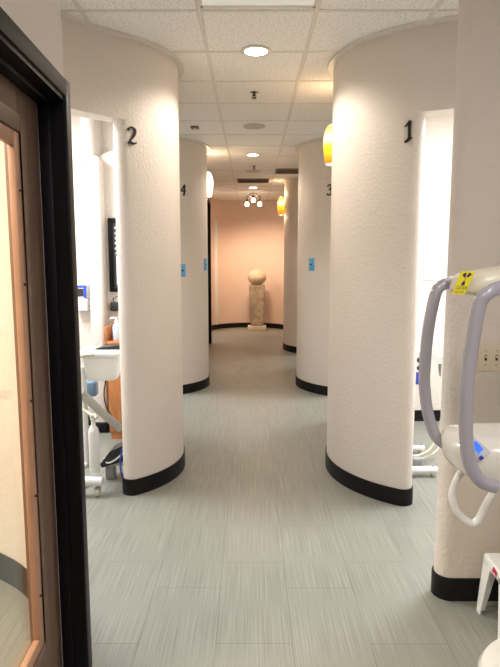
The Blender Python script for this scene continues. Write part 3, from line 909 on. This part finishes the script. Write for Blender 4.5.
cbuild(MB().tube(spline([at(78, 380, 3.68), at(77, 362, 3.62), at(82, 356, 3.61), at(94, 355, 3.64)], 6), .009, 10), 'handle', M_HOSE)
cbuild(MB().tube([at(81, 393, 3.66), at(100, 411, 3.70), at(121, 429, 3.76)], [.030, .028, .026], 14), 'arm', M_ARM)
k0 = at(93, 417, 3.50)
bt = MB().lathe([(.0001, -.372), (.026, -.372), (.033, -.355), (.034, -.10), (.028, -.075), (.014, -.055), (.012, -.02), (.018, -.018), (.018, 0), (.0001, 0)], (k0.x, k0.y, k0.z), n=24)
bo = cbuild(bt, 'water_bottle', M_WHITE)
cbuild(MB().tube([(pz.x, 3.68, k0.z), (k0.x, 3.50, k0.z + .004), (k0.x + .035, 3.47, k0.z + .004)], .010, 10).lathe([(.022, .0), (.024, .006), (.022, .016), (.0001, .018)], tuple(k0), n=20), 'bottle_bracket', M_HOSE)
cbuild(MB().tube(spline([at(106, 378, 3.8), at(104, 396, 3.8), at(108, 410, 3.82), at(115, 420, 3.85), at(121, 428, 3.9)], 6), .0045, 8), 'black_cable', M_BLKPL)
# blue-grey cup box hanging under the tray
uu = at(90, 388, 3.85)
o = MB().box((-.05, -.04, -.055), (.05, .04, .05), .014, 3).build('supply_box', mat('slate_blue_plastic', (0.16, 0.25, 0.36), .4, var=(10, .15)), ct); o.location = uu - C1
# flat black instrument on the tray
o = MB().prism([(-.085, 0), (-.04, .014), (.10, .030), (.11, .012), (.0, .0)], .10, lambda u, v, w: (u, w - .05, v)).build('tablet_remote', M_BLKPL)
pt = at(108, 348, 3.78); o.location = (pt.x, 3.78, zt)
tag(o, 'flat black wedge-shaped tray pad lying on the dental cart', 'tray pad')

# foot pedal and hoses under the wall corner
fp = empty('foot_pedal', (-.93, 3.78, 0), 'black dental foot pedal with a grey box foot beside the left wall corner', 'foot pedal')
MB().prism([(-.10, .12), (-.03, .21), (.10, .27), (.12, .24), (.12, .16), (-.09, .095)], .14, lambda u, v, w: (u, w - .07, v)).build('pedal_plate', M_BLKPL, fp)
MB().box((-.075, -.04, 0), (-.015, .04, .115), .006).build('box_foot', M_GREYPL, fp)
MB().box((-.085, -.05, .10), (.12, .05, .125), .006).build('cradle', M_HOSE, fp)
MB().tube(spline([(-.08, -.05, .16), (-.05, -.07, .13), (0, -.08, .15), (.05, -.08, .19), (.10, -.07, .22)], 6), .006, 8).build('white_hose', M_PAPER, fp)
MB().tube(spline([(.06, -.09, .24), (.045, -.10, .14), (.06, -.11, .05), (.09, -.09, .012)], 6), .0065, 8).build('blue_hose', M_DBLUE, fp)
MB().tube([(.055, .02, .20), (.055, .02, .62)], .012, 10).build('post', M_BLKPL, fp)

# wood cabinet on the back partition
CBX = -1.075; cz = at(112, 341, 4.62).z
cab = empty('wall_cabinet', (CBX, 4.73, 0), 'orange maple cabinet standing against the back of the left bay', 'cabinet')
MB().box((-.115, -.12, .07), (.10, .20, cz - .02), .004).box((-.105, -.10, 0), (.09, .19, .07)).build('body', M_ORWOOD, cab)
MB().box((-.125, -.14, cz - .025), (.105, .205, cz), .006).build('counter', M_ORWOOD, cab)
MB().box((-.125, -.14, cz), (-.108, .205, cz + .12), .004).box((-.108, .185, cz), (.105, .205, cz + .12), .004).build('gallery_rail', M_ORWOOD, cab)
dd = MB().box((-.105, -.135, .10), (.09, -.118, cz - .04), .004).build('cabinet_door', M_ORWOOD, cab)
MB().tube([(-.085, -.155, .55), (-.085, -.155, .68)], .006, 8).tube([(-.085, -.155, .56), (-.085, -.13, .56)], .005, 6).tube([(-.085, -.155, .67), (-.085, -.13, .67)], .005, 6).build('handle', M_CHROME, dd)
for (dx, dy, s, lb) in ((-.045, -.06, 1.0, 'front pump bottle of pale blue soap on the maple cabinet'), (.020, .02, .92, 'rear white pump bottle on the maple cabinet, half hidden')):
    b_ = empty('pump_bottle', (CBX + dx, 4.73 + dy, cz), lb, 'bottle', 'pump bottles on the maple cabinet'); b_.scale = (s, s, s)
    MB().lathe([(.0001, 0), (.030, 0), (.033, .006), (.033, .11), (.024, .135), (.013, .145), (.0001, .145)], n=24).build('bottle_body', M_CLEARPL, b_)
    MB().lathe([(.014, .143), (.014, .163), (.006, .168), (.006, .185), (.0001, .185)], n=16).tube([(.006, 0, .186), (-.045, 0, .184), (-.05, 0, .176)], .006, 8).build('pump', M_PAPER, b_)
# black picture frame and black box on the panel
f0, f1 = at(108.3, 255, 4.92), at(120.5, 255, 4.92)
zz0, zz1 = at(112, 292, 4.92).z, at(112, 218, 4.92).z
pf = empty('picture_frame', (f0.x, 4.955, (zz0 + zz1) / 2), 'tall black framed print on the back wall of the left bay', 'picture')
hz_ = (zz1 - zz0) / 2; wd = f1.x - f0.x + .10
MB().box((0, -.03, -hz_), (.035, 0, hz_), .004).box((wd - .035, -.03, -hz_), (wd, 0, hz_), .004).box((.035, -.03, hz_ - .035), (wd - .035, 0, hz_), .004).box((.035, -.03, -hz_), (wd - .035, 0, -hz_ + .035), .004).build('frame', M_BLACK, pf)
pr = MB().box((.03, -.012, -hz_ + .03), (wd - .03, -.006, hz_ - .03)).build('print', M_BLKPL, pf, smooth=False)
m_ = MB(); m_.box((.062, -.0135, -hz_ + .06), (.076, -.0118, hz_ - .32))  # straight white bar is glare painted on the print; the squiggle is script
m_.tube(spline([(.066 + .013 * math.sin(i * 2.3), -.014, hz_ - .05 - i * .016) for i in range(17)], 5), .004, 6)
m_.build('script_and_glare_marks', M_PAPER, pr, smooth=False)
g0 = at(110.5, 306.5, 4.92)
o = empty('wall_box', (g0.x, 4.955, g0.z), 'small black box on the wall below the framed print', 'box')
MB().box((0, -.05, -.038), (.13, 0, .038), .005).build('case', M_BLKPL, o)
MB().tube(spline([(.03, -.01, .035), (.02, -.012, .07), (.06, -.012, .09), (.10, -.01, .12)], 5), .003, 6).build('wire', M_BLKPL, o)
# glove and tissue dispenser
g0, g1 = at(73.5, 285, 4.93), at(87.5, 311, 4.93)
gb = empty('glove_dispenser', ((g0.x + g1.x) / 2, 5.04, (g0.z + g1.z) / 2), 'blue and white glove box holder on the wall seen beside the black door frame', 'dispenser')
hx_, hz_ = (g1.x - g0.x) / 2, (g0.z - g1.z) / 2
MB().box((-hx_, -.11, -hz_), (hx_, 0, -.01), .008).build('lower_tray', M_PAPER, gb)
MB().box((-hx_ + .003, -.105, -.008), (hx_ - .003, -.003, hz_), .006).build('glove_box', M_PAPER, gb)
MB().box((-hx_ + .004, -.108, hz_ * .78), (hx_ - .004, -.103, hz_ * .98)).box((hx_ * .5, -.109, 0), (hx_ - .006, -.1035, hz_ * .98)).box((-.03, -.109, -hz_ * .8), (0.0, -.1095, -hz_ * .3)).build('blue_print', M_DBLUE, gb, smooth=False)
MB().box((-hx_ * .8, -.1095, hz_ * .12), (hx_ * .45, -.104, hz_ * .72)).build('opening', M_BLKPL, gb, smooth=False)
for z_ in (-.02, -.07): MB().tube([(hx_, -.09, z_), (hx_ + .03, -.10, z_)], .004, 6).build('wire_hook', M_CHROME, gb)

# dark rolling stool near the back of the left bay
rs = empty('rolling_stool', (-1.62, 4.35, 0), 'low black rolling stool at the back of the left bay', 'stool')

# ------------------------------------------------------------------ room behind doorway 1 (right)
C2 = Vector((1.36, 3.95, 0))
c2 = empty('dental_cart', C2, 'white dental cart with hoses seen between the right wall and grey tube', 'dental cart')


def c2b(mb, name, m, par=None, **k): return mb.build(name, m, par or c2, off=C2, **k)


e1 = at(437, 470, 3.80)
c2b(MB().tube([(1.02, 3.80, e1.z), (e1.x - .004, 3.80, e1.z), (e1.x, 3.80, e1.z)], [.028, .028, .022], 16).tube([(1.10, 3.80, e1.z), (1.12, 4.25, e1.z), (1.35, 4.27, e1.z)], .024, 14), 'foot_bar', M_WHITE)
for x_, y_ in ((e1.x - .03, 3.80), (1.33, 4.27), (1.05, 3.80)): caster(c2b, x_, y_)
z1 = at(430, 361, 4.0).z
c2b(MB().tube([(1.10, 4.03, .10), (1.10, 4.03, z1 - .02)], .022, 14).tube([(1.10, 3.85, e1.z), (1.10, 4.25, e1.z)], .02, 10), 'post', M_WHITE)
a_ = at(442, 361, 4.0)
c2b(MB().prism([(1.02, 0), (a_.x, 0), (a_.x + .005, .012), (a_.x - .10, .075), (1.02, .11)], .26, lambda u, v, w: (u, 3.88 + w, z1 + v)), 'tray', M_WHITE)
c2b(MB().tube([(a_.x - .03, 3.95, z1), (a_.x - .03, 3.95, z1 - .06), (a_.x - .025, 3.95, z1 - .10)], [.014, .010, .006], 10), 'handpiece', M_GREYPL)
for yy in (360, 368):
    kk = at(419, yy, 3.86); c2b(MB().tube([kk, kk + Vector((0, -.02, 0))], .017, 12), 'knob', M_BLKPL)
kk = at(419, 378, 3.87); c2b(MB().box((kk.x - .03, kk.y - .01, kk.z - .045), (kk.x + .022, kk.y + .02, kk.z + .04), .008), 'blue_switch_block', M_DBLUE)
c2b(MB().tube(spline([at(446, 395, 4.1), at(440, 425, 4.1), at(432, 447, 4.05), at(420, 455, 4.0), at(408, 456, 3.95)], 6), .011, 10), 'beige_hose', M_HOSE)
c2b(MB().tube(spline([at(450, 415, 4.15), at(443, 440, 4.15), at(434, 453, 4.1), at(420, 459, 4.05), at(408, 458, 4.0)], 6), .008, 10), 'beige_hose', M_HOSE)
kk = at(418, 461, 3.95); c2b(MB().box((kk.x - .05, kk.y - .03, kk.z - .03), (kk.x + .03, kk.y + .03, kk.z + .03), .014, 3), 'hose_clamp', M_GREYPL)
kk = at(436, 266, 5.17)
o = empty('wall_panel_cover', (kk.x, 5.18, kk.z), 'faint white square cover on the wall of the right bay', 'cover plate')
MB().box((-.11, -.012, -.13), (.11, 0, .13), .004).build('cover', M_WHITE, o)
MB().box((-.006, -.015, -.11), (.006, -.011, -.10), .001).build('screw', M_GREYPL, o)

# round seat and base of the rolling stool
MB().lathe([(.0001, .43), (.15, .43), (.17, .445), (.17, .48), (.15, .495), (.0001, .50)], n=32).build('seat', M_BLKPL, rs)
MB().tube([(0, 0, .07), (0, 0, .43)], .022, 14).build('gas_post', M_DKMETAL, rs)
lg = MB()
for i in range(5):
    a_ = 2 * PI * i / 5 + .3; lg.tube([(0, 0, .09), (.19 * math.cos(a_), .19 * math.sin(a_), .055)], [.02, .012], 10)
    MB().tube([(.19 * math.cos(a_) - .01, .19 * math.sin(a_), .025), (.19 * math.cos(a_) + .01, .19 * math.sin(a_), .025)], .025, 14).build('caster', M_BLKPL, rs)
lg.build('star_base', M_BLKPL, rs)
